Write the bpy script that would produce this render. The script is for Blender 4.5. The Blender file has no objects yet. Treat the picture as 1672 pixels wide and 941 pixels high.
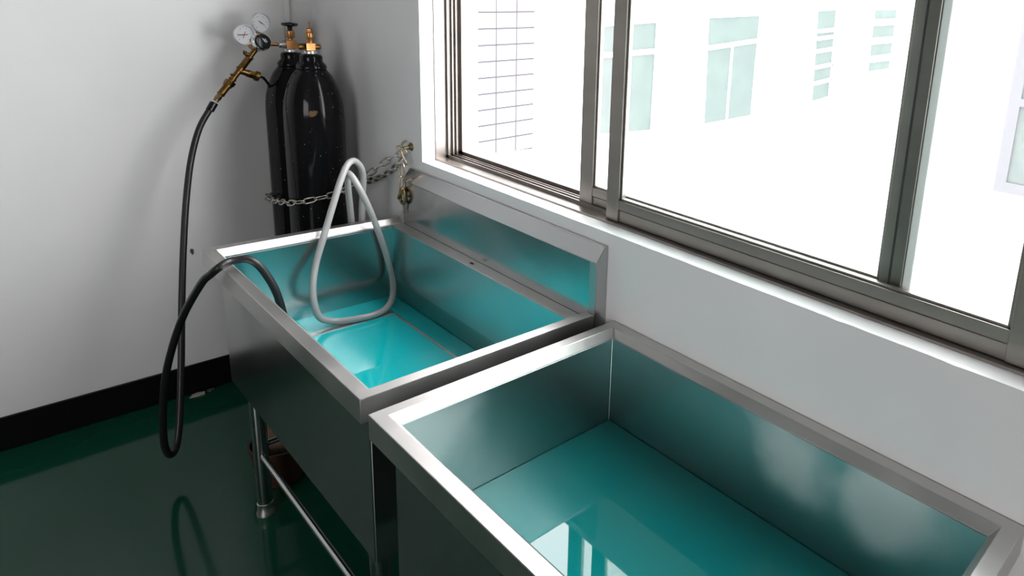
import bpy, bmesh, math, random
from mathutils import Vector, Matrix
random.seed(7)
S = bpy.context.scene
COL = S.collection
PI = math.pi

# ------------------------------------------------------------------ camera
cam_d = bpy.data.cameras.new('camera')
cam = bpy.data.objects.new('camera', cam_d); COL.objects.link(cam)
RR = Vector((0.67054123, -0.73901481, 0.06505056))
UU = Vector((0.12602175, 0.19987599, 0.97168313))
FF = Vector((0.73109026, 0.64335582, -0.22715703))
M = Matrix((RR, UU, -FF)).transposed().to_4x4()
M.translation = Vector((-1.03130808, -2.84082489, 1.50479532))
cam.matrix_world = M
cam_d.sensor_fit = 'HORIZONTAL'; cam_d.sensor_width = 36.0
cam_d.lens = 1106.7496 / 1672 * 36.0
cam_d.shift_x = (836 - 1111.7457) / 1672
cam_d.shift_y = (283.8117 - 470.5) / 1672
cam_d.clip_start = 0.02; cam_d.clip_end = 200
S.camera = cam

# ------------------------------------------------------------------ world, portal and fill light
SKY = 10.5
w = bpy.data.worlds.new('overcast_sky'); S.world = w; w.use_nodes = True
bg = w.node_tree.nodes['Background']
bg.inputs['Color'].default_value = (1.0, 0.975, 0.99, 1)
bg.inputs['Strength'].default_value = SKY

def area(name, loc, rot, sx, sy, power, col=(1, 1, 1), portal=False):
    l = bpy.data.lights.new(name, 'AREA'); l.shape = 'RECTANGLE'; l.size = sx; l.size_y = sy
    l.energy = power; l.color = col
    o = bpy.data.objects.new(name, l); COL.objects.link(o); o.location = loc; o.rotation_euler = rot
    if portal: l.cycles.is_portal = True
    return o
area('window_portal', (0.21, -2.27, 1.65), (0, PI / 2, 0), 1.34, 2.9, 1, portal=True)
area('left_fill', (-4.15, -3.9, 1.6), (0, -PI / 2, 0), 1.5, 2.2, 62, (1.0, 0.96, 0.95))  # area fill added on the unseen left wall, no known fixture there

vs = S.view_settings
S.display_settings.display_device = 'sRGB'
vs.view_transform = 'Standard'; vs.look = 'None'; vs.gamma = 1.0; vs.exposure = 0.15
vs.use_curve_mapping = False

# ------------------------------------------------------------------ materials
def lin(c):
    return tuple((x / 12.92 if x <= 0.04045 else ((x + 0.055) / 1.055) ** 2.4) for x in c)

def mat(name, base, rough=0.5, metal=0.0, spec=0.5, ior=1.45, noise=None, bump=None, coat=0.0):
    """noise = (scale, amount, stretch) varies colour; bump = (scale, strength, stretch)"""
    m = bpy.data.materials.new(name); m.use_nodes = True
    nt = m.node_tree; p = nt.nodes['Principled BSDF']
    p.inputs['Base Color'].default_value = (*base, 1); p.inputs['Roughness'].default_value = rough
    p.inputs['Metallic'].default_value = metal; p.inputs['IOR'].default_value = ior
    p.inputs['Specular IOR Level'].default_value = spec
    if coat: p.inputs['Coat Weight'].default_value = coat
    if noise or bump:
        tc = nt.nodes.new('ShaderNodeTexCoord')
    if noise:
        mp = nt.nodes.new('ShaderNodeMapping'); mp.inputs['Scale'].default_value = noise[2]
        nt.links.new(tc.outputs['Object'], mp.inputs['Vector'])
        n = nt.nodes.new('ShaderNodeTexNoise'); n.inputs['Scale'].default_value = noise[0]
        n.inputs['Detail'].default_value = 5
        nt.links.new(mp.outputs[0], n.inputs['Vector'])
        r = nt.nodes.new('ShaderNodeMapRange')
        r.inputs['From Min'].default_value = 0.3; r.inputs['From Max'].default_value = 0.7
        r.inputs['To Min'].default_value = 1 - noise[1]; r.inputs['To Max'].default_value = 1 + noise[1] * 0.4
        nt.links.new(n.outputs['Fac'], r.inputs['Value'])
        mx = nt.nodes.new('ShaderNodeMix'); mx.data_type = 'RGBA'; mx.blend_type = 'MULTIPLY'
        mx.inputs[0].default_value = 1.0
        mx.inputs[6].default_value = (*base, 1)
        nt.links.new(r.outputs[0], mx.inputs[7])
        nt.links.new(mx.outputs[2], p.inputs['Base Color'])
        if len(noise) > 3:
            r2 = nt.nodes.new('ShaderNodeMapRange')
            r2.inputs['From Min'].default_value = 0.3; r2.inputs['From Max'].default_value = 0.7
            r2.inputs['To Min'].default_value = rough - noise[3]; r2.inputs['To Max'].default_value = rough + noise[3]
            nt.links.new(n.outputs['Fac'], r2.inputs['Value'])
            nt.links.new(r2.outputs[0], p.inputs['Roughness'])
    if bump:
        mp = nt.nodes.new('ShaderNodeMapping'); mp.inputs['Scale'].default_value = bump[2]
        nt.links.new(tc.outputs['Object'], mp.inputs['Vector'])
        n = nt.nodes.new('ShaderNodeTexNoise'); n.inputs['Scale'].default_value = bump[0]
        n.inputs['Detail'].default_value = 3
        nt.links.new(mp.outputs[0], n.inputs['Vector'])
        b = nt.nodes.new('ShaderNodeBump'); b.inputs['Strength'].default_value = bump[1]
        b.inputs['Distance'].default_value = 0.002
        nt.links.new(n.outputs['Fac'], b.inputs['Height'])
        nt.links.new(b.outputs[0], p.inputs['Normal'])
    return m

MT = {}
MT['wall'] = mat('white_gloss_wall_paint', (0.78, 0.775, 0.78), 0.26, spec=0.6, noise=(2.2, 0.05, (1, 1, 1)))
MT['ceiling'] = mat('dim_paint', (0.24, 0.24, 0.24), 0.7)
MT['floor'] = mat('green_epoxy', (0.004, 0.062, 0.036), 0.10, spec=0.5, noise=(1.6, 0.12, (1, 1, 1)), bump=(3, 0.05, (1, 1, 1)))
MT['black_skirting'] = mat('black_skirting_paint', (0.004, 0.004, 0.004), 0.35, spec=0.3)
MT['steel'] = mat('brushed_steel', (0.55, 0.542, 0.53), 0.38, 1.0, noise=(8, 0.07, (1, 1, 1), 0.05))
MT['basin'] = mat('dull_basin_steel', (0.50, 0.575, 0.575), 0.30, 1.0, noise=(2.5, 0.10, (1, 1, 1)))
def tide(m, z, tint):
    """a sharp tide mark left on the basin walls: steel below height z is stained"""
    nt = m.node_tree; p = nt.nodes['Principled BSDF']
    src = p.inputs['Base Color'].links[0].from_socket
    tc = nt.nodes.new('ShaderNodeTexCoord'); sx = nt.nodes.new('ShaderNodeSeparateXYZ'); nt.links.new(tc.outputs['Object'], sx.inputs[0])
    r = nt.nodes.new('ShaderNodeMapRange'); r.inputs['From Min'].default_value = z - .0015; r.inputs['From Max'].default_value = z + .0015
    r.inputs['To Min'].default_value = 1; r.inputs['To Max'].default_value = 0
    nt.links.new(sx.outputs['Z'], r.inputs['Value'])
    x = nt.nodes.new('ShaderNodeMix'); x.data_type = 'RGBA'; x.blend_type = 'MULTIPLY'; x.inputs[7].default_value = (*tint, 1)
    nt.links.new(r.outputs[0], x.inputs[0]); nt.links.new(src, x.inputs[6]); nt.links.new(x.outputs[2], p.inputs['Base Color'])
    return m
def glare_patches(m, spots):
    """reflected window glare painted in as paler, rougher patches: spots = (x, y, z, radius)"""
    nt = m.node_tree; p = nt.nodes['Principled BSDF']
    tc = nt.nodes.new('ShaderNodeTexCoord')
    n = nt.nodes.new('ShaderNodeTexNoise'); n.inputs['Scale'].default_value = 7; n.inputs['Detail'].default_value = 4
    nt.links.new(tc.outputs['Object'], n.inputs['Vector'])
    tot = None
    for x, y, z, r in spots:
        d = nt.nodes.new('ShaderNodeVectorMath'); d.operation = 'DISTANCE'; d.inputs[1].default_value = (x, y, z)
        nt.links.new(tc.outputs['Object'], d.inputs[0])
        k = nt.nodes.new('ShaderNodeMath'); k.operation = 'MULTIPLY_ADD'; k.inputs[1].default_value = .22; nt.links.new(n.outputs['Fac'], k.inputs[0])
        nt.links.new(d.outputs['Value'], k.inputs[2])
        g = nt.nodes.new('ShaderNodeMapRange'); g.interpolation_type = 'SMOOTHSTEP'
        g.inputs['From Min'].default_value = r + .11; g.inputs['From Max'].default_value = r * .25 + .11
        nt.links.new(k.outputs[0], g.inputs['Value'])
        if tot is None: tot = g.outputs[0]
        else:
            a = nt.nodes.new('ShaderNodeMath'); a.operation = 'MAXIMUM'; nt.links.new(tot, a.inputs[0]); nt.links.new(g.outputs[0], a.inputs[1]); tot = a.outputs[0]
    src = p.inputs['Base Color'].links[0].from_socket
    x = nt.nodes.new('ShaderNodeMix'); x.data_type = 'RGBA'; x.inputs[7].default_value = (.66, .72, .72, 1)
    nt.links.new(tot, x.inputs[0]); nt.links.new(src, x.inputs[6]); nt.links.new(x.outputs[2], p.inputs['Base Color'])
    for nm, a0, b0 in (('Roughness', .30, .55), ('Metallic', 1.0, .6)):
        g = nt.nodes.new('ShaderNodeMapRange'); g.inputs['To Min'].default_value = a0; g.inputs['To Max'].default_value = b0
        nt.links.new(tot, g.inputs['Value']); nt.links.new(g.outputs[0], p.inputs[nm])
glare_patches(MT['basin'], ((-.50, -1.80, .69, .16), (-.042, -2.30, .73, .13), (-.042, -2.47, .72, .12)))  # bright reflections on the near basin walls, put into the steel's colour
MT['basin_stained'] = tide(mat('stained_basin_steel', (0.50, 0.575, 0.575), 0.30, 1.0, noise=(2.5, 0.10, (1, 1, 1))), 0.600, (0.55, 0.80, 0.78))
MT['apron'] = mat('satin_apron_steel', (0.50, 0.51, 0.51), 0.22, 1.0, noise=(3, 0.06, (1, 1, 1), 0.03))
MT['chrome'] = mat('chrome', (0.8, 0.8, 0.8), 0.08, 1.0)
MT['zinc'] = mat('zinc', (0.66, 0.67, 0.68), 0.35, 1.0)
MT['alu'] = mat('window_aluminium', (0.31, 0.285, 0.262), 0.38, 1.0, noise=(14, 0.12, (1, .1, 1)))
MT['alu_dark'] = mat('dark_groove', (0.03, 0.028, 0.026), 0.6)
MT['brass'] = mat('brass', (0.56, 0.27, 0.10), 0.28, 1.0, noise=(60, 0.3, (1, 1, 1)))
MT['old_brass'] = mat('old_brass', (0.22, 0.125, 0.04), 0.36, 1.0, noise=(70, 0.4, (1, 1, 1)))
MT['rubber'] = mat('black_rubber', (0.012, 0.012, 0.013), 0.38, spec=0.5)
MT['plastic_black'] = mat('black_plastic', (0.008, 0.008, 0.009), 0.25)
MT['chain'] = mat('galvanised_chain', (0.55, 0.52, 0.48), 0.3, 1.0, noise=(50, 0.35, (1, 1, 1)))
MT['chain_tan'] = mat('yellowed_chain', (0.58, 0.45, 0.33), 0.35, 1.0, noise=(50, 0.3, (1, 1, 1)))
MT['clip'] = mat('tarnished_clip', (0.25, 0.18, 0.09), 0.4, 1.0)
MT['white'] = mat('white_plastic', (0.75, 0.75, 0.75), 0.4)
MT['dial'] = mat('dial_face', (0.82, 0.83, 0.85), 0.4)
MT['dial_ink'] = mat('dial_ink', (0.03, 0.035, 0.05), 0.5)
MT['tick'] = mat('faded_ink', (0.22, 0.23, 0.28), 0.5)
MT['red'] = mat('red_needle', (0.45, 0.06, 0.03), 0.5)
MT['chip'] = mat('plaster_chip', (0.42, 0.38, 0.33), 0.9)
MT['smear'] = mat('brown_smear', (0.09, 0.08, 0.06), 0.8)
MT['bucket'] = mat('red_brown_plastic', (0.045, 0.018, 0.011), 0.45)
MT['card'] = mat('tan_card', (0.20, 0.14, 0.09), 0.8)
MT['plaster_out'] = mat('white_facade', (0.88, 0.88, 0.88), 0.8)
MT['pave'] = mat('pale_paving', (0.8, 0.8, 0.8), 0.8)
MT['far_glass'] = mat('far_teal_glass', (0.082, 0.093, 0.091), 0.6, noise=(5, 0.12, (1, 1, 1)))
MT['far_frame'] = mat('far_white_frame', (0.8, 0.8, 0.8), 0.6)
MT['lilac_frame'] = mat('far_lilac_frame', (0.10, 0.095, 0.105), 0.6)

# liquid: turbid teal water with a mirror-smooth top
MT['water'] = mat('bright_teal_liquid', (0.004, 0.43, 0.46), 0.02, ior=1.55, spec=0.5)
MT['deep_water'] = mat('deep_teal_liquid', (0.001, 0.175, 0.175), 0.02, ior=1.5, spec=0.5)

def hose_clear():
    m = mat('milky_clear_tube', (0.42, 0.42, 0.415), 0.25, ior=1.45)
    p = m.node_tree.nodes['Principled BSDF']
    p.inputs['Transmission Weight'].default_value = 0.25
    p.inputs['Subsurface Weight'].default_value = 0.0
    return m
MT['clear_hose'] = hose_clear()

def tank_paint():
    m = mat('chipped_black_paint', (0.006, 0.006, 0.007), 0.11, spec=0.22, bump=(7, 0.05, (1, 1, .4)))
    nt = m.node_tree; p = nt.nodes['Principled BSDF']
    tc = nt.nodes.new('ShaderNodeTexCoord')
    def noise(scale, detail):
        n = nt.nodes.new('ShaderNodeTexNoise'); n.inputs['Scale'].default_value = scale; n.inputs['Detail'].default_value = detail
        nt.links.new(tc.outputs['Object'], n.inputs['Vector']); return n.outputs['Fac']
    def rng(s, a, b):
        r = nt.nodes.new('ShaderNodeMapRange'); r.inputs['From Min'].default_value = a; r.inputs['From Max'].default_value = b
        nt.links.new(s, r.inputs['Value']); return r.outputs[0]
    def mix(fac, a, b):
        x = nt.nodes.new('ShaderNodeMix'); x.data_type = 'RGBA'
        nt.links.new(fac, x.inputs[0])
        if isinstance(a, tuple): x.inputs[6].default_value = (*a, 1)
        else: nt.links.new(a, x.inputs[6])
        x.inputs[7].default_value = (*b, 1); return x.outputs[2]
    v = nt.nodes.new('ShaderNodeTexVoronoi'); v.inputs['Scale'].default_value = 58
    nt.links.new(tc.outputs['Object'], v.inputs['Vector'])
    sp = rng(v.outputs['Distance'], 0.10, 0.06)
    g = rng(noise(5, 2), 0.44, 0.54)
    mu = nt.nodes.new('ShaderNodeMath'); mu.operation = 'MULTIPLY'
    nt.links.new(sp, mu.inputs[0]); nt.links.new(g, mu.inputs[1])
    c1 = mix(mu.outputs[0], (0.006, 0.006, 0.007), (0.42, 0.40, 0.38))
    # two worn spots of bare rust on the shoulder
    fine = noise(34, 6)
    tot = None
    for c in RUST:
        d = nt.nodes.new('ShaderNodeVectorMath'); d.operation = 'DISTANCE'; d.inputs[1].default_value = c
        nt.links.new(tc.outputs['Object'], d.inputs[0])
        s = nt.nodes.new('ShaderNodeMath'); s.operation = 'ADD'
        nt.links.new(d.outputs['Value'], s.inputs[0]);
        k = nt.nodes.new('ShaderNodeMath'); k.operation = 'MULTIPLY_ADD'; k.inputs[1].default_value = -0.11; k.inputs[2].default_value = 0.055
        nt.links.new(fine, k.inputs[0]); nt.links.new(k.outputs[0], s.inputs[1])
        f = rng(s.outputs[0], 0.0075, 0.001)
        if tot is None: tot = f
        else:
            a = nt.nodes.new('ShaderNodeMath'); a.operation = 'MAXIMUM'
            nt.links.new(tot, a.inputs[0]); nt.links.new(f, a.inputs[1]); tot = a.outputs[0]
    c2 = mix(tot, c1, (0.16, 0.09, 0.05))
    nt.links.new(c2, p.inputs['Base Color'])
    return m
RUST = ((-0.178, -0.445, 1.110), (-0.094, -0.436, 1.112), (-0.086, -0.431, 1.090))
MT['tank'] = tank_paint()

def glass(name, tint, haze=0.0):
    m = bpy.data.materials.new(name); m.use_nodes = True; nt = m.node_tree
    for n in list(nt.nodes): nt.nodes.remove(n)
    out = nt.nodes.new('ShaderNodeOutputMaterial')
    t = nt.nodes.new('ShaderNodeBsdfTransparent'); t.inputs[0].default_value = (*tint, 1)
    g = nt.nodes.new('ShaderNodeBsdfGlossy'); g.inputs['Roughness'].default_value = 0.02
    lw = nt.nodes.new('ShaderNodeLayerWeight'); pw = nt.nodes.new('ShaderNodeMath'); pw.operation = 'POWER'; pw.inputs[1].default_value = 4.0
    nt.links.new(lw.outputs['Facing'], pw.inputs[0])
    f = nt.nodes.new('ShaderNodeMath'); f.operation = 'MULTIPLY_ADD'; f.inputs[1].default_value = 0.5; f.inputs[2].default_value = 0.025
    nt.links.new(pw.outputs[0], f.inputs[0])
    x = nt.nodes.new('ShaderNodeMixShader')
    nt.links.new(f.outputs[0], x.inputs[0]); nt.links.new(t.outputs[0], x.inputs[1]); nt.links.new(g.outputs[0], x.inputs[2])
    nt.links.new(x.outputs[0], out.inputs[0])
    return m
MT['pane'] = glass('green_window_pane', (0.94, 0.975, 0.965))
MT['lens'] = glass('gauge_lens', (0.97, 0.97, 0.97))

def tile_mat():
    """pale tiles with lilac joints: vertical pitch .1345, horizontal pitch .0885"""
    m = mat('pale_wall_tile', (0.80, 0.77, 0.78), 0.5)
    nt = m.node_tree; p = nt.nodes['Principled BSDF']
    tc = nt.nodes.new('ShaderNodeTexCoord'); sx = nt.nodes.new('ShaderNodeSeparateXYZ')
    nt.links.new(tc.outputs['Object'], sx.inputs[0])
    def math_(op, a, b):
        n = nt.nodes.new('ShaderNodeMath'); n.operation = op
        for i, v in enumerate((a, b)):
            if isinstance(v, (int, float)): n.inputs[i].default_value = v
            elif v is not None: nt.links.new(v, n.inputs[i])
        return n.outputs[0]
    zz = math_('SUBTRACT', sx.outputs['Z'], math_('MULTIPLY', sx.outputs['X'], 0.055))
    fx = math_('FRACT', math_('DIVIDE', math_('ADD', sx.outputs['X'], 10.0 * 0.1335 - 1.0 + 0.0025), 0.1335), None)
    fz = math_('FRACT', math_('DIVIDE', math_('ADD', zz, 10 * 0.0895 - 0.814 + 0.052), 0.0895), None)
    lx = math_('LESS_THAN', fx, 0.065); lz = math_('LESS_THAN', fz, 0.11)
    j = math_('MAXIMUM', lx, lz)
    x = nt.nodes.new('ShaderNodeMix'); x.data_type = 'RGBA'
    nt.links.new(j, x.inputs[0]); x.inputs[6].default_value = (0.24, 0.225, 0.232, 1); x.inputs[7].default_value = (0.021, 0.0195, 0.025, 1)
    nt.links.new(x.outputs[2], p.inputs['Base Color'])
    return m
MT['tile'] = tile_mat()

# ------------------------------------------------------------------ mesh helpers
def add_box(bm, x0, x1, y0, y1, z0, z1):
    v = [bm.verts.new(c) for c in ((x0, y0, z0), (x1, y0, z0), (x1, y1, z0), (x0, y1, z0), (x0, y0, z1), (x1, y0, z1), (x1, y1, z1), (x0, y1, z1))]
    for f in ((0, 3, 2, 1), (4, 5, 6, 7), (0, 1, 5, 4), (1, 2, 6, 5), (2, 3, 7, 6), (3, 0, 4, 7)):
        bm.faces.new([v[i] for i in f])
    return v

def frame_for(d):
    d = d.normalized(); a = Vector((0, 0, 1)) if abs(d.z) < 0.9 else Vector((1, 0, 0))
    u = d.cross(a).normalized(); return u, u.cross(d).normalized()

def catmull(pts, n=8, closed=False):
    P = [Vector(p) for p in pts]; out = []; L = len(P)
    rng = range(L) if closed else range(L - 1)
    for i in rng:
        if closed: p0, p1, p2, p3 = P[i - 1], P[i], P[(i + 1) % L], P[(i + 2) % L]
        else: p0, p1, p2, p3 = P[max(i - 1, 0)], P[i], P[i + 1], P[min(i + 2, L - 1)]
        for k in range(n):
            t = k / n
            out.append(0.5 * ((2 * p1) + (p2 - p0) * t + (2 * p0 - 5 * p1 + 4 * p2 - p3) * t * t + (3 * p1 - p0 - 3 * p2 + p3) * t ** 3))
    if not closed: out.append(P[-1])
    return out

def add_tube(bm, pts, r, seg=12, closed=False, caps=True):
    """r: number or function of 0..1"""
    pts = [Vector(p) for p in pts]; n = len(pts); rings = []
    u = None
    for i, p in enumerate(pts):
        if closed: d = pts[(i + 1) % n] - pts[i - 1]
        else: d = pts[min(i + 1, n - 1)] - pts[max(i - 1, 0)]
        d.normalize()
        if u is None: u, _ = frame_for(d)
        u = (u - d * u.dot(d)).normalized(); v = d.cross(u)
        rad = r(i / max(n - 1, 1)) if callable(r) else r
        rings.append([bm.verts.new(p + rad * (math.cos(2 * PI * k / seg) * u + math.sin(2 * PI * k / seg) * v)) for k in range(seg)])
    m = n if closed else n - 1
    for i in range(m):
        a, b = rings[i], rings[(i + 1) % n]
        for k in range(seg):
            bm.faces.new((a[k], a[(k + 1) % seg], b[(k + 1) % seg], b[k]))
    if caps and not closed:
        bm.faces.new(list(reversed(rings[0]))); bm.faces.new(rings[-1])

def add_lathe(bm, prof, center=(0, 0, 0), axis=(0, 0, 1), seg=32):
    """prof: list of (radius, height along axis) bottom to top"""
    c = Vector(center); d = Vector(axis).normalized(); u, v = frame_for(d); rings = []
    for r, h in prof:
        if r <= 1e-6: rings.append([bm.verts.new(c + d * h)])
        else: rings.append([bm.verts.new(c + d * h + r * (math.cos(2 * PI * k / seg) * u + math.sin(2 * PI * k / seg) * v)) for k in range(seg)])
    for a, b in zip(rings, rings[1:]):
        for k in range(seg):
            k2 = (k + 1) % seg
            if len(a) == 1 and len(b) == 1: continue
            if len(a) == 1: bm.faces.new((a[0], b[k2], b[k]))
            elif len(b) == 1: bm.faces.new((a[k], a[k2], b[0]))
            else: bm.faces.new((a[k], a[k2], b[k2], b[k]))
    if len(rings[0]) > 1: bm.faces.new(list(reversed(rings[0])))
    if len(rings[-1]) > 1: bm.faces.new(rings[-1])

def add_cyl(bm, a, b, r, seg=20, r2=None):
    a = Vector(a); b = Vector(b)
    add_lathe(bm, [(r, 0), (r if r2 is None else r2, (b - a).length)], a, b - a, seg)

def add_hex(bm, a, b, r): add_cyl(bm, a, b, r, 6)

def add_prism(bm, poly, fn):
    """poly: 2-D outline; fn(p, 0|1) -> 3-D"""
    A = [bm.verts.new(fn(p, 0)) for p in poly]; B = [bm.verts.new(fn(p, 1)) for p in poly]
    n = len(poly)
    bm.faces.new(list(reversed(A))); bm.faces.new(B)
    for i in range(n): bm.faces.new((A[i], A[(i + 1) % n], B[(i + 1) % n], B[i]))

def obj(name, bm, m, parent=None, smooth=35, bevel=None):
    bmesh.ops.recalc_face_normals(bm, faces=bm.faces[:])
    me = bpy.data.meshes.new(name)
    if smooth:
        for f in bm.faces: f.smooth = True
        for e in bm.edges:
            if len(e.link_faces) == 2 and e.calc_face_angle(0) > math.radians(smooth): e.smooth = False
    bm.to_mesh(me); bm.free()
    me.materials.append(MT[m] if isinstance(m, str) else m)
    o = bpy.data.objects.new(name, me); COL.objects.link(o)
    if parent:
        o.parent = parent
        if parent.type == 'EMPTY': o.matrix_parent_inverse = Matrix.Translation(parent.location).inverted()   # parts are modelled in place
    if bevel:
        b = o.modifiers.new('bevel', 'BEVEL'); b.width = bevel; b.segments = 2; b.limit_method = 'ANGLE'; b.angle_limit = math.radians(25)
    return o

def thing(name, loc, label, cat, group=None):
    o = bpy.data.objects.new(name, None); COL.objects.link(o); o.location = loc; o.empty_display_size = 0.05
    o['label'] = label; o['category'] = cat
    if group: o['group'] = group
    return o

def tag(o, label, cat, group=None):
    o['label'] = label; o['category'] = cat
    if group: o['group'] = group
    return o

def struct(o): o['kind'] = 'structure'; return o
B = bmesh.new

# ------------------------------------------------------------------ the room
RX, RY, RZ = -4.2, -5.2, 2.8
bm = B(); add_box(bm, RX, 0.2, RY, 0.15, -0.12, 0); struct(obj('floor', bm, 'floor'))
bm = B(); add_box(bm, RX, 0.2, RY, 0.15, RZ, RZ + 0.12); struct(obj('ceiling', bm, 'ceiling'))
bm = B(); add_box(bm, RX, 0.2, 0, 0.15, 0, RZ); struct(obj('wall_back', bm, 'wall'))
bm = B(); add_box(bm, RX - 0.15, RX, RY, 0.15, 0, RZ); struct(obj('wall_left', bm, 'ceiling'))
bm = B(); add_box(bm, RX, 0.2, RY - 0.15, RY, 0, RZ); struct(obj('wall_front', bm, 'ceiling'))
WY0, WY1, WZ0, WZ1 = -0.835, -3.7, 0.9975, 2.3
bm = B()
add_box(bm, 0, 0.2, RY, 0, 0, 0.985)
add_box(bm, 0, 0.2, WY0, 0, 0.985, RZ)
add_box(bm, 0, 0.2, RY, WY1, 0.985, RZ)
add_box(bm, 0, 0.2, WY1, WY0, WZ1, RZ)
# plaster sill with a slightly ragged front arris
N = 150; ragged = []
for i in range(N + 1):
    y = WY0 + (WY1 - WY0) * i / N
    j = random.uniform(-.0003, .0003)
    if random.random() < .04: j -= 0.0010
    ragged.append((y, WZ0 + j))
prev = None
for y, z in ragged:
    cur = [bm.verts.new(c) for c in ((0, y, 0.985), (0, y, z), (0.008, y, WZ0 + .001), (0.2, y, WZ0 + 0.003), (0.2, y, 0.985))]
    if prev:
        for k in range(4): bm.faces.new((prev[k], prev[k + 1], cur[k + 1], cur[k]))
    prev = cur
struct(obj('wall_right', bm, 'wall', smooth=0))
bm = B(); add_box(bm, RX, 0, -0.008, 0, 0, 0.117); struct(obj('baseboard_back', bm, 'black_skirting', bevel=0.003))
bm = B(); add_box(bm, -0.008, 0, RY, -0.008, 0, 0.117); struct(obj('baseboard_right', bm, 'black_skirting', bevel=0.003))

# ------------------------------------------------------------------ the sliding window
win = bpy.data.objects.new('window_1', None); COL.objects.link(win); win.location = (0.09, -2.27, 1.0); struct(win)
fz = 1.004
bm = B()
def frame_profile(add):
    """tracks: (x0, x1, rise above the frame bed)"""
    for x0, x1, h in ((0.045, 0.135, 0.0), (0.083, 0.086, 0.010), (0.100, 0.103, 0.010), (0.113, 0.116, 0.010), (0.128, 0.135, 0.018)):
        add(x0, x1, h)
frame_profile(lambda a, b, h: add_box(bm, a, b, WY1, WY0, WZ0 - .004 if h == 0 else fz - .002, fz + h))
frame_profile(lambda a, b, h: add_box(bm, a, b, WY0 - .004 - h, WY0 - (0 if h == 0 else .002), fz, WZ1))
frame_profile(lambda a, b, h: add_box(bm, a, b, WY1 + (0 if h == 0 else .002), WY1 + .004 + h, fz, WZ1))
frame_profile(lambda a, b, h: add_box(bm, a, b, WY1, WY0, WZ1 - .004 - h, WZ1))
obj('window_frame', bm, 'alu', win, smooth=0)

def sash(xa, xb, ya, yb, za, zb, st=0.044, sr=0.047, rail=0.054, mid=None):
    """ya = the end nearest the corner; returns the sash with its pane"""
    bm = B()
    xm = (xa + xb) / 2
    for y0, s in ((ya, st), (yb + sr, sr)):
        add_box(bm, xa, xb, y0 - s, y0, za, zb)
    # stepped bottom rail: lower half set back a little
    add_box(bm, xa + .004, xb - .004, yb + sr, ya - st, za, za + rail * .53)
    add_box(bm, xa + .001, xb - .001, yb + sr, ya - st, za + rail * .57, za + rail)
    add_box(bm, xa + .006, xb - .006, yb + sr, ya - st, za + rail * .50, za + rail * .60)
    add_box(bm, xa + .002, xb - .002, yb + sr, ya - st, zb - .045, zb)
    # glazing bead
    for y0, y1 in ((ya - st - .006, ya - st), (yb + sr, yb + sr + .006)):
        add_box(bm, xm - .006, xm + .006, y0, y1, za + rail, zb - .045)
    add_box(bm, xm - .006, xm + .006, yb + sr, ya - st, za + rail, za + rail + .005)
    f = obj('sash', bm, 'alu', win, smooth=0, bevel=0.0012)
    bm = B(); add_box(bm, xm - .002, xm + .002, yb + sr - .002, ya - st + .002, za + rail - .002, zb - .043)
    obj('pane', bm, 'pane', f, smooth=0)
    return f
sash(0.087, 0.108, -1.506, -2.394, 1.005, 2.288, st=0.050, sr=0.043)
bm = B(); add_box(bm, .090, .104, -2.4105, -2.3945, 1.006, 2.287); obj('weather_strip', bm, 'white', win, smooth=0, bevel=.002)
bm = B(); add_box(bm, .0865, .0875, -2.373, -2.369, 1.006, 2.287); obj('stile_groove', bm, 'alu_dark', win, smooth=0)
sash(0.058, 0.081, -1.644, -2.640, 1.005, 2.288, st=0.043, sr=0.052)
sash(0.060, 0.081, -2.643, -3.690, 1.005, 2.288, st=0.060, sr=0.047)

# ------------------------------------------------------------------ outside the window
bm = B(); add_box(bm, 0.25, 40, -25, 25, -4.2, -4.0); struct(obj('ground', bm, 'pave'))

tb = thing('tiled_building', (0.95, 0.6, -4.0), 'pale square-tiled corner of building just outside left of the window', 'building')
bm = B(); add_box(bm, 0.3, 1.392, 0.5, 1.6, 0.66, 6); obj('tiled_wall', bm, 'tile', tb, smooth=0)
bm = B(); add_box(bm, 0.3, 1.40, 0.49, 1.6, -4.0, 0.66); obj('washed_out_wall', bm, 'plaster_out', tb, smooth=0)  # white instead of tile: the overexposed fade put into the wall colour

wb = thing('white_building', (6.2, 2.4, -4.0), 'bright white building across the yard with teal windows', 'building')
bm = B(); add_box(bm, 1.6, 10.0, 2.0, 4.0, -4.0, 3.6); obj('wall', bm, 'plaster_out', wb, smooth=0)
def far_window(q, bars):
    """q: four corners (x, z) clockwise from top left on the facade y = 2; bars: pairs of (u, v) points in the window"""
    c = [Vector((x, 0, z)) for x, z in q]
    def P(u, v): return (c[0] * (1 - u) + c[1] * u) * (1 - v) + (c[3] * (1 - u) + c[2] * u) * v
    bm = B(); add_prism(bm, [(p.x, p.z) for p in c], lambda p, k: Vector((p[0], 1.994 + .01 * k, p[1])))
    w_ = obj('window', bm, 'far_glass', wb, smooth=0)
    bm = B()
    for (u0, v0, u1, v1, t) in bars:
        a, b = P(u0, v0), P(u1, v1)
        d = (b - a).normalized(); n = Vector((-d.z, 0, d.x)) * t / 2
        add_prism(bm, [(p.x, p.z) for p in (a - n, b - n, b + n, a + n)], lambda p, k: Vector((p[0], 1.975 + .022 * k, p[1])))
    obj('glazing_bar', bm, 'far_frame', w_, smooth=0)
far_window(((3.20, 1.37), (3.948, 1.436), (3.947, 0.332), (3.20, 0.349)), [(0, .27, 1, .27, .05), (0, 0, 1, 0, .03), (1, 0, 1, 1, .02)])
far_window(((4.762, 1.506), (5.681, 1.573), (5.676, 0.376), (4.812, 0.333)), [(0, .28, 1, .25, .05), (.46, .28, .44, 1, .02), (0, 0, 1, 0, .02), (1, 0, 1, 1, .02)])
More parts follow.
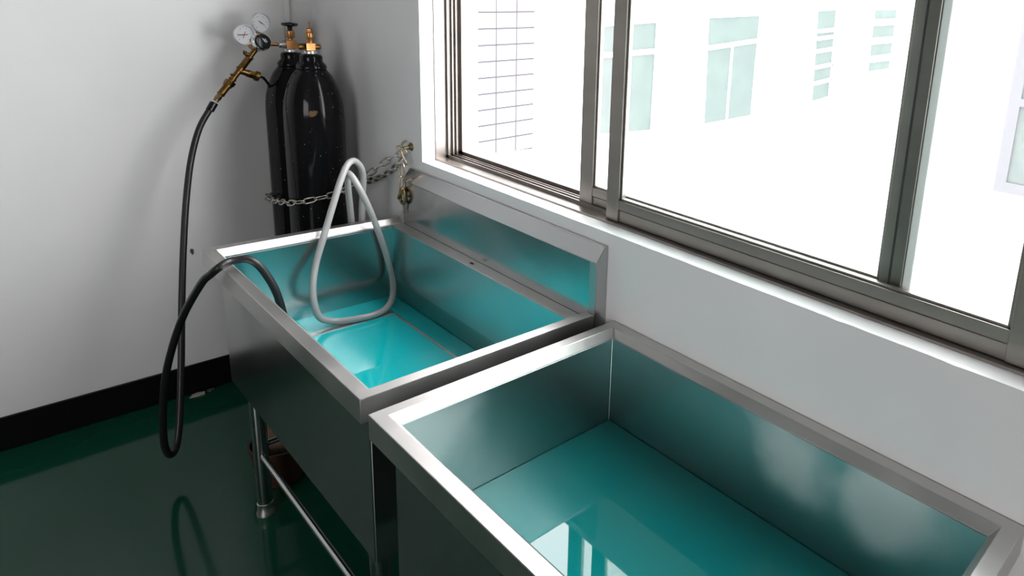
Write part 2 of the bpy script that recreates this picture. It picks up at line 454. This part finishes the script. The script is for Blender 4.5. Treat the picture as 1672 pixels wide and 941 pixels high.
far_window(((6.988, 1.678), (7.461, 1.717), (7.514, 0.531), (7.082, 0.482)), [(0, v, 1, v, .05) for v in (.22, .30, .44, .62, .8)] + [(1, 0, 1, 1, .05)])
far_window(((8.60, 1.769), (9.3, 1.81), (9.3, 0.9), (8.62, 0.86)), [(0, v, 1, v, .10) for v in (.2, .5, .8)])

gb = thing('grey_building', (11, -6, -4.0), 'white building at right beyond the window with a lilac-framed opening', 'building')
bm = B(); add_box(bm, 10.0, 12.0, -20, 2.0, -4.0, 3.6); obj('wall', bm, 'plaster_out', gb, smooth=0)
bm = B()
def ring(bm, y0, y1, z0, z1, t, xa, xb):
    add_box(bm, xa, xb, y0, y1, z0, z0 + t); add_box(bm, xa, xb, y0, y1, z1 - t, z1)
    add_box(bm, xa, xb, y1 - t, y1, z0 + t, z1 - t); add_box(bm, xa, xb, y0, y0 + t, z0 + t, z1 - t)
ring(bm, -2.2, 0.32, -0.84, 2.4, 0.17, 9.95, 10.02)
add_box(bm, 9.95, 10.02, -2.03, 0.15, 0.50, 0.62)
wf = obj('window', bm, 'lilac_frame', gb, smooth=0)
bm = B(); add_box(bm, 9.985, 9.995, -2.05, 0.16, -0.68, 2.24); obj('pane', bm, 'far_glass', wf, smooth=0)

# ------------------------------------------------------------------ stainless sinks
W, SL, DR, HR = 0.026, 0.0135, 0.017, 0.050

def sweep(bm, path, prof, closed):
    """sweep a 2-D profile (inset to the left of travel, z) round a right-angled path of (x, y)"""
    n = len(path); P = [Vector(p) for p in path]; rows = []
    def nrm(a, b): d = (b - a).normalized(); return Vector((-d.y, d.x))
    for i in range(n):
        if closed: n0, n1 = nrm(P[i - 1], P[i]), nrm(P[i], P[(i + 1) % n])
        else:
            n0 = nrm(P[i - 1], P[i]) if i else None; n1 = nrm(P[i], P[i + 1]) if i < n - 1 else None
            n0 = n0 or n1; n1 = n1 or n0
        m = (n0 + n1); m = m / m.dot(n0)
        rows.append([bm.verts.new((P[i].x + m.x * o, P[i].y + m.y * o, z)) for o, z in prof])
    k = len(prof)
    for i in range(n if closed else n - 1):
        a, b = rows[i], rows[(i + 1) % n]
        for j in range(k): bm.faces.new((a[j], a[(j + 1) % k], b[(j + 1) % k], b[j]))
    if not closed: bm.faces.new(rows[0]); bm.faces.new(list(reversed(rows[-1])))

def open_box(bm, x0, x1, y0, y1, z0, z1, t):
    """open-topped tray, sheet thickness t measured outward"""
    o = [bm.verts.new(c) for c in ((x0 - t, y0 - t, z0 - t), (x1 + t, y0 - t, z0 - t), (x1 + t, y1 + t, z0 - t), (x0 - t, y1 + t, z0 - t),
                                   (x0 - t, y0 - t, z1), (x1 + t, y0 - t, z1), (x1 + t, y1 + t, z1), (x0 - t, y1 + t, z1))]
    i = [bm.verts.new(c) for c in ((x0, y0, z0), (x1, y0, z0), (x1, y1, z0), (x0, y1, z0), (x0, y0, z1), (x1, y0, z1), (x1, y1, z1), (x0, y1, z1))]
    bm.faces.new((o[3], o[2], o[1], o[0])); bm.faces.new((i[0], i[1], i[2], i[3]))
    for a in range(4):
        b = (a + 1) % 4
        bm.faces.new((o[a], o[b], o[4 + b], o[4 + a])); bm.faces.new((i[b], i[a], i[4 + a], i[4 + b]))
        bm.faces.new((o[4 + a], o[4 + b], i[4 + b], i[4 + a]))

def sink(xl, xr, yf, yn, zt, label, backsplash, zb=0.415):
    t = thing('utility_sink', ((xl + xr) / 2, (yf + yn) / 2, 0), label, 'sink', 'steel sinks along the window wall')
    prof = [(0, zt - HR), (0, zt), (W, zt), (W + SL, zt - DR), (W + SL, zt - DR - .0025), (0.005, zt - DR - .0025), (0.005, zt - HR)]
    bm = B(); ins = W + SL
    if backsplash:
        xr_in = -0.075; xdeck = -0.036
        sweep(bm, [(xdeck, yf), (xl, yf), (xl, yn), (xdeck, yn)], prof, False)
        add_box(bm, xr_in, xdeck, yn + ins, yf - ins, zt - DR - .004, zt - DR)
    else:
        xr_in = xr - ins
        sweep(bm, [(xr, yf), (xl, yf), (xl, yn), (xr, yn)], prof, True)
    obj('rim', bm, 'steel', t, smooth=20, bevel=0.0014)
    bm = B(); open_box(bm, xl + ins, xr_in, yn + ins, yf - ins, zb + .02, zt - DR - .0025, 0.003)
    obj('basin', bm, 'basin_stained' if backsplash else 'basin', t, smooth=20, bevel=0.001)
    x0, x1, y0, y1 = xl + .0285, xr - (.012 if backsplash else .0285), yn + .0285, yf - .0285
    if backsplash: y1 = yf - .045
    bm = B()
    # apron panels: folded sheet with chamfered upright corners
    c = 0.009
    cn = .0015
    poly = [(x0, y0 + cn), (x0 + cn, y0), (x1, y0), (x1, y1), (x0 + c, y1), (x0, y1 - c)]
    k = 0.0035; pin = [(x0 + k, y0 + k + .0003), (x0 + k + .0003, y0 + k), (x1 - k, y0 + k), (x1 - k, y1 - k), (x0 + c, y1 - k), (x0 + k, y1 - c)]
    lo = [bm.verts.new((*p, zb)) for p in poly]; hi = [bm.verts.new((*p, zt - .022)) for p in poly]
    li = [bm.verts.new((*p, zb + .006)) for p in pin]; hi2 = [bm.verts.new((*p, zt - .022)) for p in pin]
    n = 6
    for i in range(n):
        j = (i + 1) % n
        bm.faces.new((lo[i], lo[j], hi[j], hi[i])); bm.faces.new((li[j], li[i], hi2[i], hi2[j])); bm.faces.new((hi[i], hi[j], hi2[j], hi2[i]))
    bm.faces.new(list(reversed(lo))); bm.faces.new(li)
    obj('apron', bm, 'apron', t, smooth=20, bevel=0.001)
    # bright folded seam on the near upright edge
    bm = B(); add_box(bm, x0 - .0012, x0 + .0002, y0 + .003, y0 + .024, zb + .002, zt - HR - .002); obj('corner_seam', bm, 'apron', t, smooth=0)
    if backsplash:
        ya, yb = yn - .003, yf - .046
        bm = B(); add_prism(bm, [(-.0355, zt - .034), (-.0355, .929), (-.0105, .9655), (-.0015, .9655), (-.0015, zt - .034)],
                            lambda p, q: Vector((p[0], ya if q == 0 else yb, p[1])))
        bs = obj('backsplash', bm, 'apron', t, smooth=20, bevel=0.0012)
        bm = B(); add_box(bm, -.0368, -.0354, ya, ya + .022, zt + .001, .928); obj('end_flange', bm, 'steel', bs, smooth=0)
        bm = B(); add_box(bm, xl + ins + .001, -.135, -.905, -.884, .5395, .5428); add_box(bm, -.143, -.135, yn + ins + .001, -.905, .5395, .5428)  # flat steel strips laid at the liquid surface
        obj('surface_strip', bm, 'steel', t, smooth=0, bevel=.0008)
        bm = B(); add_prism(bm, [(math.cos(PI * k / 6), math.sin(PI * k / 6)) for k in range(12)], lambda p, q: Vector((-.057 + .0045 * p[0], -1.219 + .010 * p[1], zt - DR + .0008 * q)))
        obj('overflow_hole', bm, 'alu_dark', t, smooth=0)
    # legs with collars, feet and stretchers
    lx = (xl + .066, xr - .075); ly = (yf - .128, yn + .10)
    for X in lx:
        for Y in ly:
            bm = B(); add_lathe(bm, [(.0195, .035), (.0195, .330), (.0205, .331), (.0205, zb - .0005)], (X, Y, 0), seg=28)
            l = obj('leg', bm, 'apron', t)
            bm = B(); add_lathe(bm, [(.0245, 0), (.0245, .006), (.022, .012), (.0205, .03), (.0215, .038), (.0196, .040)], (X, Y, 0), seg=28)
            obj('foot', bm, 'steel', l)
    for X in lx:
        bm = B(); add_cyl(bm, (X, ly[0] - .0185, .196), (X, ly[1] + .0185, .196), .0085, 16); obj('stretcher', bm, 'apron', t)
    for Y in ly:
        bm = B(); add_cyl(bm, (lx[0] + .0185, Y, .225), (lx[1] - .0185, Y, .225), .0085, 16); obj('stretcher', bm, 'apron', t)
    return t

sink(-0.582, -0.001, -0.723, -1.7195, 0.800, 'steel sink with a tall backsplash, standing nearest the gas cylinders', True)
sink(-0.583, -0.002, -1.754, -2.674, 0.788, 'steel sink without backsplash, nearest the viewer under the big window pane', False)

def liquid(x0, x1, y0, y1, z0, z1, label, m):
    bm = B(); add_box(bm, x0, x1, y0, y1, z0, z1)
    return tag(obj('water', bm, m, smooth=0), label, 'water')
i_ = W + SL + .0015
liquid(-0.582 + i_, -0.0765, -1.7195 + i_, -0.723 - i_, 0.4365, 0.541, 'bright teal liquid in the sink below the gas cylinders', 'water')
liquid(-0.583 + i_, -0.002 - i_, -2.674 + i_, -1.754 - i_, 0.4365, 0.560, 'dark teal liquid in the nearest sink, mirroring the window', 'deep_water')

# ------------------------------------------------------------------ gas cylinders
CR = 0.094
def tank_body(parent, c, dz=0.0):
    k = .895
    prof = [(0, 0.012), (.07, .004), (.09, 0), (.1, .006), (.105, .02), (.105, 1.085), (.1035, 1.115), (.099, 1.145), (.091, 1.175), (.080, 1.203), (.068, 1.225), (.057, 1.238), (.0535, 1.242), (.0535, 1.244)]
    prof = [(r * k, h + (dz if h > .5 else 0)) for r, h in prof]
    bm = B(); add_lathe(bm, prof, (c[0], c[1], 0), seg=56)
    o = obj('body', bm, 'tank', parent, smooth=40)
    nk = [(.0440, 1.2445), (.0470, 1.250), (.0462, 1.257), (.042, 1.264), (.0355, 1.271), (.0345, 1.277), (.0355, 1.284), (.034, 1.291), (.029, 1.295), (.022, 1.296)]
    bm = B(); add_lathe(bm, [(r, h + dz) for r, h in nk], (c[0], c[1], 0), seg=40)
    obj('neck_collar', bm, 'tank', parent, smooth=60)
    bm = B(); add_lathe(bm, [(r, h + dz) for r, h in [(.019, 1.2965), (.0210, 1.298), (.0210, 1.305), (.020, 1.3075), (.012, 1.3075)]], (c[0], c[1], 0), seg=32)
    obj('neck_ring', bm, 'zinc', parent)

def shrink(bm, c, kx, kz=1.0, z0=1.3085, dz=0.0):
    """pull the valve forgings in round the cylinder axis and squeeze their height above the shoulder block"""
    for v in bm.verts:
        v.co.x = c[0] + (v.co.x - c[0]) * kx; v.co.y = c[1] + (v.co.y - c[1]) * kx
        v.co.z = z0 + (v.co.z - z0) * kz + dz

# front cylinder: closed spindle valve
cf = (-0.143, -0.358)
t = thing('gas_cylinder', (cf[0], cf[1], 0), 'black gas cylinder standing in front, rust chips on its shoulder, no gauges fitted', 'gas cylinder', 'black gas cylinders in the corner')
tank_body(t, cf)
x, y = cf
bm = B()
add_box(bm, x - .020, x + .014, y - .016, y + .016, 1.3085, 1.336)
add_lathe(bm, [(.012, 1.336), (.0125, 1.352), (.0155, 1.358), (.0155, 1.374), (.0125, 1.378)], (x, y, 0), seg=20)
add_lathe(bm, [(.0135, 1.378), (.0135, 1.381), (.0115, 1.383), (.0115, 1.389), (.013, 1.39), (.006, 1.393)], (x, y, 0), seg=6)
add_lathe(bm, [(.0022, 1.392), (.0022, 1.409), (.0042, 1.411), (.0042, 1.416), (.003, 1.418)], (x, y, 0), seg=12)
add_cyl(bm, (x + .014, y, 1.322), (x + .023, y, 1.322), .0065)
shrink(bm, cf, .85, .88)
v = obj('valve', bm, 'brass', t, smooth=30, bevel=0.001)
bm = B(); add_lathe(bm, [(.007, 0), (.010, .003), (.0115, .009), (.009, .014), (.003, .016)], (x + .023, y, 1.322), (1, 0, 0), 20); shrink(bm, cf, .85, .88); obj('plug', bm, 'brass', v)
bm = B(); add_lathe(bm, [(.006, 0), (.0085, .001), (.012, .006), (.0125, .018), (.0085, .024), (.004, .0245)], (x - .0205, y, 1.322), (-1, 0, 0), 20); shrink(bm, cf, .85, .88); obj('outlet_cap', bm, 'old_brass', v)

# rear cylinder: black handwheel, regulator outlet to the left
cr = (-0.125, -0.124)
t = thing('gas_cylinder', (cr[0], cr[1], 0), 'black gas cylinder at the back with a black handwheel, feeding the regulator', 'gas cylinder', 'black gas cylinders in the corner')
tank_body(t, cr, -.013)
x, y = cr
bm = B()
add_box(bm, x - .022, x + .018, y - .017, y + .017, 1.3085, 1.341)
add_cyl(bm, (x + .018, y, 1.324), (x + .025, y, 1.324), .011)
add_lathe(bm, [(.0085, 1.341), (.0085, 1.349), (.0145, 1.350), (.0155, 1.353), (.0155, 1.376), (.0135, 1.379), (.008, 1.3795)], (x, y, 0), seg=24)
for k in range(3): add_cyl(bm, (x + .012, y - .008, 1.356 + .007 * k), (x + .016, y - .011, 1.356 + .007 * k), .0025, 8)
shrink(bm, cr, .84, .92, dz=-.013)
v = obj('valve', bm, 'brass', t, smooth=30, bevel=0.001)
bm = B()
add_lathe(bm, [(.010, 1.380), (.0105, 1.392), (.014, 1.396), (.014, 1.408), (.009, 1.410), (.009, 1.407), (.004, 1.407)], (x, y, 0), seg=20)
R = []
for k in range(48):
    a = 2 * PI * k / 48; r = .0265 + .0035 * math.cos(5 * a); R.append((x + r * math.cos(a), y + r * math.sin(a), 1.402))
add_tube(bm, R, .0062, 10, closed=True)
for k in range(5):
    a = 2 * PI * k / 5; add_cyl(bm, (x + .012 * math.cos(a), y + .012 * math.sin(a), 1.402), (x + .027 * math.cos(a), y + .027 * math.sin(a), 1.402), .0045, 8)
shrink(bm, cr, .76, .92, dz=-.013)
obj('handwheel', bm, 'plastic_black', v, smooth=50)

# ------------------------------------------------------------------ regulator with two gauges
rg = thing('gas_regulator', (-0.229, -0.15, 1.314), 'brass gas regulator with two round white gauges, on the rear cylinder', 'regulator')
yv = cr[1]
bm = B(); add_lathe(bm, [(.0125, 0), (.0135, .002), (.0135, .012), (.0115, .014), (.0115, .022), (.010, .0225)], (x - .0190, yv, 1.310), (-1, 0, 0), 24); obj('union_nut', bm, 'zinc', rg)
bm = B(); add_lathe(bm, [(.0065, 0), (.0065, .032)], (x - .0415, yv, 1.310), (-1, 0, 0.02), 16); add_lathe(bm, [(.0085, 0), (.0085, .006)], (x - .0700, yv, 1.311), (-1, 0, 0), 16); obj('inlet_pipe', bm, 'brass', rg)
FD = Vector((.20, -1, 0.20)).normalized()          # the way the faces look
bc = Vector((-.238, -.126, 1.313))
bm = B(); add_lathe(bm, [(.020, -.006), (.0285, -.002), (.0295, .006), (.0295, .018), (.031, .022), (.031, .027), (.020, .0285)], bc, FD, 36); rb = obj('regulator_body', bm, 'brass', rg)
bm = B(); add_lathe(bm, [(.0300, .0287), (.0315, .031), (.0312, .040), (.0285, .0475), (.0265, .0485), (.0255, .046), (.0, .046)], bc, FD, 40); kb = obj('bonnet', bm, 'chrome', rg)
bm = B(); add_lathe(bm, [(.0250, .0465), (.0250, .0505), (.020, .0535), (.0, .054)], bc, FD, 36); kn = obj('adjusting_knob', bm, 'plastic_black', rg)
u, v_ = Vector((1, 0, 0)) - FD * FD.x, Vector((0, 0, 1)) - FD * FD.z
u.normalize(); v_.normalize()
bm = B()
for k, (ox, h) in enumerate(((.002, .007), (.006, .010), (.010, .008))):
    a = bc + FD * .0545 + u * (ox - .002) + v_ * (.010 - h)
    add_tube(bm, [a - v_ * .004 + u * .003, a + v_ * .008 - u * .003], .0011, 6)
for k in range(9):
    a = math.radians(150 + k * 12); c_ = bc + FD * .0525
    add_tube(bm, [c_ + .0185 * (u * math.cos(a) + v_ * math.sin(a)), c_ + .0225 * (u * math.cos(a + .04) + v_ * math.sin(a + .04))], .0008, 5)
obj('knob_marking', bm, 'dial', kn)

def gauge(c, fd, r, need, red, name):
    fd = Vector(fd).normalized(); c = Vector(c)
    u = (Vector((1, 0, 0)) - fd * fd.x).normalized(); v = (Vector((0, 0, 1)) - fd * fd.z - u * u.z).normalized()
    bm = B(); add_lathe(bm, [(r * .55, -.009), (r * .93, -.008), (r, -.004), (r, .006), (r * .985, .0085), (r * .92, .0085), (r * .90, .005), (r * .895, -.001), (r * .88, -.0015), (0, -.0015)], c, fd, 48)
    g = obj('pressure_gauge', bm, 'zinc', rg)
    bm = B(); add_lathe(bm, [(0, -.0013), (r * .885, -.0012), (r * .885, -.0004), (0, -.0003)], c, fd, 48); obj('dial', bm, 'dial', g)
    bm = B()
    for k in range(11):
        a = math.radians(225 - 27 * k); L_ = .14 if k % 2 == 0 else .08
        d = u * math.cos(a) + v * math.sin(a)
        add_tube(bm, [c + d * r * (.74 - L_) + fd * .0000, c + d * r * .74 + fd * .0000], .00045 if k % 2 else .0007, 5)
    obj('scale_mark', bm, 'tick', g)
    def hand(a, l0, l1, w_, z, m, nm):
        d = u * math.cos(math.radians(a)) + v * math.sin(math.radians(a))
        bm = B(); add_tube(bm, [c - d * r * l0 + fd * z, c + d * r * l1 + fd * z], w_, 6)
        add_lathe(bm, [(w_ * 1.6, z - .0006), (w_ * 1.6, z + .0012)], c, fd, 12); obj(nm, bm, m, g)
    hand(need[0], need[1], need[2], .0012, .0016, 'dial_ink', 'needle')
    if red: hand(red[0], red[1], red[2], .0009, .0034, 'red', 'red_pointer')
    bm = B(); add_lathe(bm, [(0, .0058), (r * .90, .0058), (r * .90, .0068), (0, .0068)], c, fd, 40); obj('lens', bm, 'lens', g)
GD = (-.36, -1, 0.08)
gauge((-.227, -.158, 1.3855), (.30, -1, .05), .0338, (142, .20, .30), (-38, -.05, .42), 'a')
gauge((-.281, -.158, 1.3435), (.22, -1, .03), .0338, (182, .35, .62), (70, .35, .35), 'b')
bm = B(); add_cyl(bm, (-.234, -.140, 1.330), (-.233, -.140, 1.362), .0065, 12); add_cyl(bm, (-.245, -.134, 1.318), (-.282, -.140, 1.336), .0065, 12)
obj('gauge_stem', bm, 'brass', rg)
# outlet branch: a slanting run of brass fittings
p0 = Vector((-.246, -.145, 1.292)); p1 = Vector((-.3835, -.152, 1.115)); D = (p1 - p0); LEN = D.length; D.normalize()
def seg_(a, b): return p0 + D * LEN * a, p0 + D * LEN * b
bm = B()
for a, b, r, sg in ((0, .14, .0085, 16), (.13, .16, .0125, 16), (.16, .36, .0115, 6), (.35, .39, .013, 16), (.39, .60, .0095, 16), (.55, .58, .012, 16), (.60, .665, .0175, 6), (.665, .70, .0145, 16), (.70, .84, .0115, 16), (.83, .86, .0125, 6)):
    A_, B_ = seg_(a, b); add_cyl(bm, A_, B_, r, sg)
# side branch of the tee
q0, q1 = p0 + D * LEN * .40, Vector((-.243, -.15, 1.199))
e = (q1 - q0).normalized(); ql = (q1 - q0).length
for a, b, r, sg in ((.0, .50, .0110, 16), (.40, .55, .0125, 16), (.50, .85, .0145, 6), (.80, 1.0, .0175, 16)):
    add_cyl(bm, q0 + e * ql * a, q0 + e * ql * b, r, sg)
# little lever
A_, _ = seg_(.10, .2); add_tube(bm, catmull([A_ + Vector((-.006, -.004, .004)), A_ + Vector((-.015, -.006, .001)), A_ + Vector((-.021, -.006, .007)), A_ + Vector((-.019, -.006, .014))], 4), lambda s: .0055 + .001 * s, 10)
A_, _ = seg_(.50, .6); add_cyl(bm, A_, A_ + Vector((-.014, -.003, .006)), .004, 8)
obj('outlet_fitting', bm, 'old_brass', rg, smooth=40, bevel=0.0006)
bm = B(); A_, B_ = seg_(.86, .97); add_cyl(bm, A_, B_, .0085, 12); add_cyl(bm, A_ + D * .004, A_ + D * .016, .0105, 6); obj('hose_tail', bm, 'clip', rg)
bm = B(); add_tube(bm, catmull([q1 - e * .002, (-.232, -.148, 1.197), (-.224, -.146, 1.189), (-.215, -.142, 1.176), (-.209, -.136, 1.166), (-.2065, -.130, 1.160)], 6), .0045, 10); obj('heater_lead', bm, 'plastic_black', rg)

# ------------------------------------------------------------------ black gas hose looping into the far sink
hp = [(-.3835, -.152, 1.115), (-.394, -.155, 1.101), (-.437, -.17, 1.033), (-.475, -.2, .935), (-.508, -.24, .807), (-.539, -.29, .659), (-.57, -.35, .497), (-.6, -.41, .317),
      (-.629, -.46, .158), (-.65, -.49, .092), (-.672, -.52, .094), (-.686, -.55, .155), (-.686, -.58, .262), (-.677, -.62, .395), (-.658, -.66, .51), (-.634, -.71, .617),
      (-.620, -.862, .752), (-.606, -.905, .789), (-.594, -.924, .808), (-.579, -.921, .8155), (-.564, -.915, .817), (-.548, -.916, .8175), (-.532, -.921, .8178), (-.514, -.930, .8075), (-.496, -.936, .779), (-.4775, -.945, .731), (-.468, -.95, .686), (-.459, -.952, .62), (-.454, -.953, .545)]
hs = thing('gas_hose', (-.65, -.49, .09), 'long black rubber hose looping from the regulator over the sink edge', 'hose')
bm = B(); add_tube(bm, catmull(hp[1:], 8), .0098, 16); obj('tube', bm, 'rubber', hs, smooth=60)
bm = B(); dd = (Vector(hp[2]) - Vector(hp[0])).normalized(); a0 = Vector(hp[0])
add_lathe(bm, [(.0100, 0), (.0125, .001), (.0128, .03), (.0105, .031)], a0, dd, 20); obj('ferrule', bm, 'plastic_black', hs)

# ------------------------------------------------------------------ grey tube looped over the far rim
lp = [(-.14, -.697, .62), (-.14, -.697, .756), (-.136, -.697, .844), (-.131, -.70, .915), (-.135, -.705, .961), (-.15, -.71, .987), (-.17, -.72, .998), (-.194, -.735, .986), (-.22, -.75, .946),
      (-.252, -.768, .879), (-.290, -.79, .797), (-.324, -.81, .723), (-.347, -.84, .662), (-.352, -.862, .610), (-.340, -.872, .574), (-.306, -.876, .556), (-.270, -.888, .553),
      (-.233, -.898, .553), (-.192, -.898, .553), (-.155, -.884, .556), (-.118, -.850, .570), (-.098, -.812, .612), (-.106, -.795, .688), (-.130, -.790, .784), (-.155, -.780, .870), (-.178, -.765, .935), (-.187, -.745, .960),
      (-.184, -.715, .955), (-.178, -.700, .90), (-.172, -.697, .80), (-.168, -.697, .65)]
bm = B(); add_tube(bm, catmull(lp, 8), .0098, 16)
tag(obj('clear_hose', bm, 'clear_hose', smooth=60), 'milky grey plastic tube in a tall loop dipping into the teal liquid', 'hose')

# ------------------------------------------------------------------ chain, hook and clip
LL, LW, LR = .046, .0245, .0029
def link_mesh():
    bm = B(); h = (LL - LW) / 2; r = LW / 2 - LR; pts = []
    for k in range(9): a = -PI / 2 + PI * k / 8; pts.append((h + r * math.cos(a), r * math.sin(a), 0))
    for k in range(9): a = PI / 2 + PI * k / 8; pts.append((-h + r * math.cos(a), r * math.sin(a), 0))
    add_tube(bm, pts, LR, 8, closed=True)
    return bm
def along(pts, step, start=0.0):
    out = []; acc = -start; prev = pts[0]
    for i in range(1, len(pts)):
        d = pts[i] - pts[i - 1]; L = d.length
        while acc + L >= len(out) * step:
            s = (len(out) * step - acc) / L; out.append((pts[i - 1] + d * s, d.normalized()))
        acc += L
    return out
def lay_chain(parent, first, pts, out_fn, roll0=45):
    P = catmull(pts, 10)
    for k, (p, d) in enumerate(along(P, LL - 4 * LR + .0012, 0)):
        o = first[0] if k == 0 and not first[1] else first[0].copy()
        if o is not first[0]: COL.objects.link(o)
        first[1] = True
        n = out_fn(p); n = (n - d * n.dot(d)).normalized(); s = n.cross(d)
        a = math.radians(roll0 + (90 if k % 2 else 0))
        yv_ = math.cos(a) * s + math.sin(a) * n; zv = d.cross(yv_)
        m = Matrix((d, yv_, zv)).transposed().to_4x4(); m.translation = p
        o.parent = parent; o.matrix_parent_inverse = Matrix.Translation(parent.location).inverted(); o.matrix_basis = m
ch = thing('chain', (-.148, -.358, .81), 'steel safety chain wrapped round both black cylinders and hooked to the wall', 'chain')
L0 = obj('link', link_mesh(), 'chain', ch, smooth=60)
mid = Vector((-.141, -.24, 0))
def outward(p):
    n = Vector((p.x, p.y, 0)) - mid; n.z = 0; return n
cpts = [(-.034, -.764, 1.016), (-.05, -.735, .999), (-.070, -.69, .966), (-.088, -.64, .928), (-.106, -.59, .888), (-.128, -.53, .850), (-.152, -.480, .828), (-.185, -.460, .818),
        (-.224, -.432, .806), (-.246, -.385, .795), (-.251, -.31, .782), (-.244, -.22, .765), (-.236, -.135, .750), (-.216, -.065, .744), (-.16, -.018, .744)]
lay_chain(ch, [L0, False], cpts, outward)
cpts2 = [(-.030, -.748, .985), (-.026, -.70, .955), (-.022, -.62, .915), (-.018, -.52, .875), (-.016, -.42, .845), (-.016, -.3, .82), (-.018, -.2, .80)]
lay_chain(ch, [L0, True], cpts2, lambda p: Vector((-1, 0, 0)), 20)

wh = thing('wall_hook', (0, -.766, 1.034), 'bent steel hook on a screw eye in the window wall', 'hook')
bm = B(); add_lathe(bm, [(.0135, .0006), (.0135, .002), (.009, .008), (.0055, .014), (.0055, .030)], (0, -.766, 1.034), (-1, -.12, -.04), 18); obj('wall_anchor', bm, 'clip', wh)
bm = B(); add_tube(bm, catmull([(-.028, -.769, 1.033), (-.040, -.766, 1.028), (-.046, -.760, 1.030), (-.044, -.758, 1.038), (-.036, -.762, 1.040), (-.031, -.766, 1.036)], 5), .0028, 8)
add_tube(bm, catmull([(-.030, -.795, 1.062), (-.036, -.786, 1.056), (-.039, -.776, 1.043), (-.038, -.772, 1.026), (-.034, -.776, 1.008), (-.030, -.784, .990), (-.030, -.790, .984), (-.034, -.795, .990), (-.037, -.793, 1.0)], 6), .0036, 10)
obj('hook', bm, 'chain_tan', wh)

hc = thing('hanging_chain', (-.030, -.786, .94), 'short tan chain end with a tarnished snap clip hanging below the wall hook', 'chain')
L1 = obj('link', link_mesh(), 'chain_tan', hc, smooth=60)
hx = -.046
for k, z in enumerate((.967, .927)):
    o = L1 if k == 0 else L1.copy()
    if k: COL.objects.link(o)
    d = Vector((0, 0, 1)); a = math.radians(20 + 90 * k)
    yv_ = Vector((math.sin(a), -math.cos(a), 0)); zv = d.cross(yv_)
    m = Matrix((d * 1.06, yv_, zv)).transposed().to_4x4(); m.translation = (hx, -.790, z)
    o.parent = hc; o.matrix_parent_inverse = Matrix.Translation(hc.location).inverted(); o.matrix_basis = m
bm = B()
add_tube(bm, catmull([(hx, -.782, .905), (hx, -.799, .898), (hx - .002, -.806, .884), (hx, -.804, .866), (hx, -.790, .856), (hx, -.777, .864), (hx, -.775, .884), (hx, -.780, .898)], 6, True), .0052, 10, closed=True)
add_tube(bm, catmull([(hx - .006, -.799, .897), (hx - .010, -.790, .886), (hx - .008, -.780, .872)], 5), .005, 8)
add_lathe(bm, [(.006, .896), (.0075, .900), (.0075, .908), (.005, .911)], (hx, -.790, 0), seg=12)
obj('snap_clip', bm, 'clip', hc, smooth=60)
bm = B(); add_tube(bm, catmull([(hx, -.788, .853), (hx + .001, -.786, .842), (hx, -.783, .832), (hx - .001, -.786, .826)], 4), .0024, 8); obj('wire_tail', bm, 'chain', hc)

# ------------------------------------------------------------------ small things
bm = B(); add_box(bm, -.101, -.083, -.012, -.0005, .118, RZ - .001); tag(obj('conduit', bm, 'white', bevel=.002), 'thin white cable conduit running up the back wall behind the cylinders', 'conduit')

def flake(name, x, y, z, sx, sy, m, label, cat, up=True):
    bm = B(); n = 9; pts = []
    for k in range(n):
        a = 2 * PI * k / n; r = random.uniform(.6, 1.1); pts.append((r * math.cos(a) * sx, r * math.sin(a) * sy))
    if up: add_prism(bm, pts, lambda p, q: Vector((x + p[0], y + p[1], z + .0006 + .003 * q + .12 * (p[0] + .02) * q)))
    else: add_prism(bm, pts, lambda p, q: Vector((x + p[0], -.0005 - .0025 * q, z + p[1])))
    return tag(obj(name, bm, m, smooth=0), label, cat)
flake('paint_chip', -.493, -.030, 0, .026, .012, 'chip', 'pale chip of plaster on the green floor beside the black skirting', 'debris')
flake('paint_chip', -.452, -.024, 0, .014, .008, 'smear', 'small dull crumb on the floor between the plaster chip and the sink', 'debris')
flake('wall_stain', -.458, 0, .557, .006, .014, 'smear', 'small brown scab on the white wall left of the far sink', 'stain', up=False)
flake('wall_stain', -.484, 0, .567, .004, .010, 'smear', 'faint brown scab on the white wall beside the black hose', 'stain', up=False)

bk = thing('bucket', (-.425, -.705, 0), 'small red-brown bucket on the floor under the far sink behind its leg', 'bucket')
bm = B(); add_lathe(bm, [(.066, .0), (.070, .004), (.083, .118), (.086, .120), (.086, .126), (.080, .126), (.068, .006), (0, .006)], (-.425, -.705, 0), seg=36); obj('pail', bm, 'bucket', bk)
bm = B()
for k in range(3): add_prism(bm, [(-.03, -.002), (.03, -.002), (.03, .002), (-.03, .002)], lambda p, q, k=k: Vector((-.425 + p[0] * .9, -.715 + .02 * k + p[1] + .02 * q, .02 + .145 * q)))
tag(obj('card_scrap', bm, 'card', smooth=0), 'tan card scraps standing in the red-brown bucket', 'scrap')
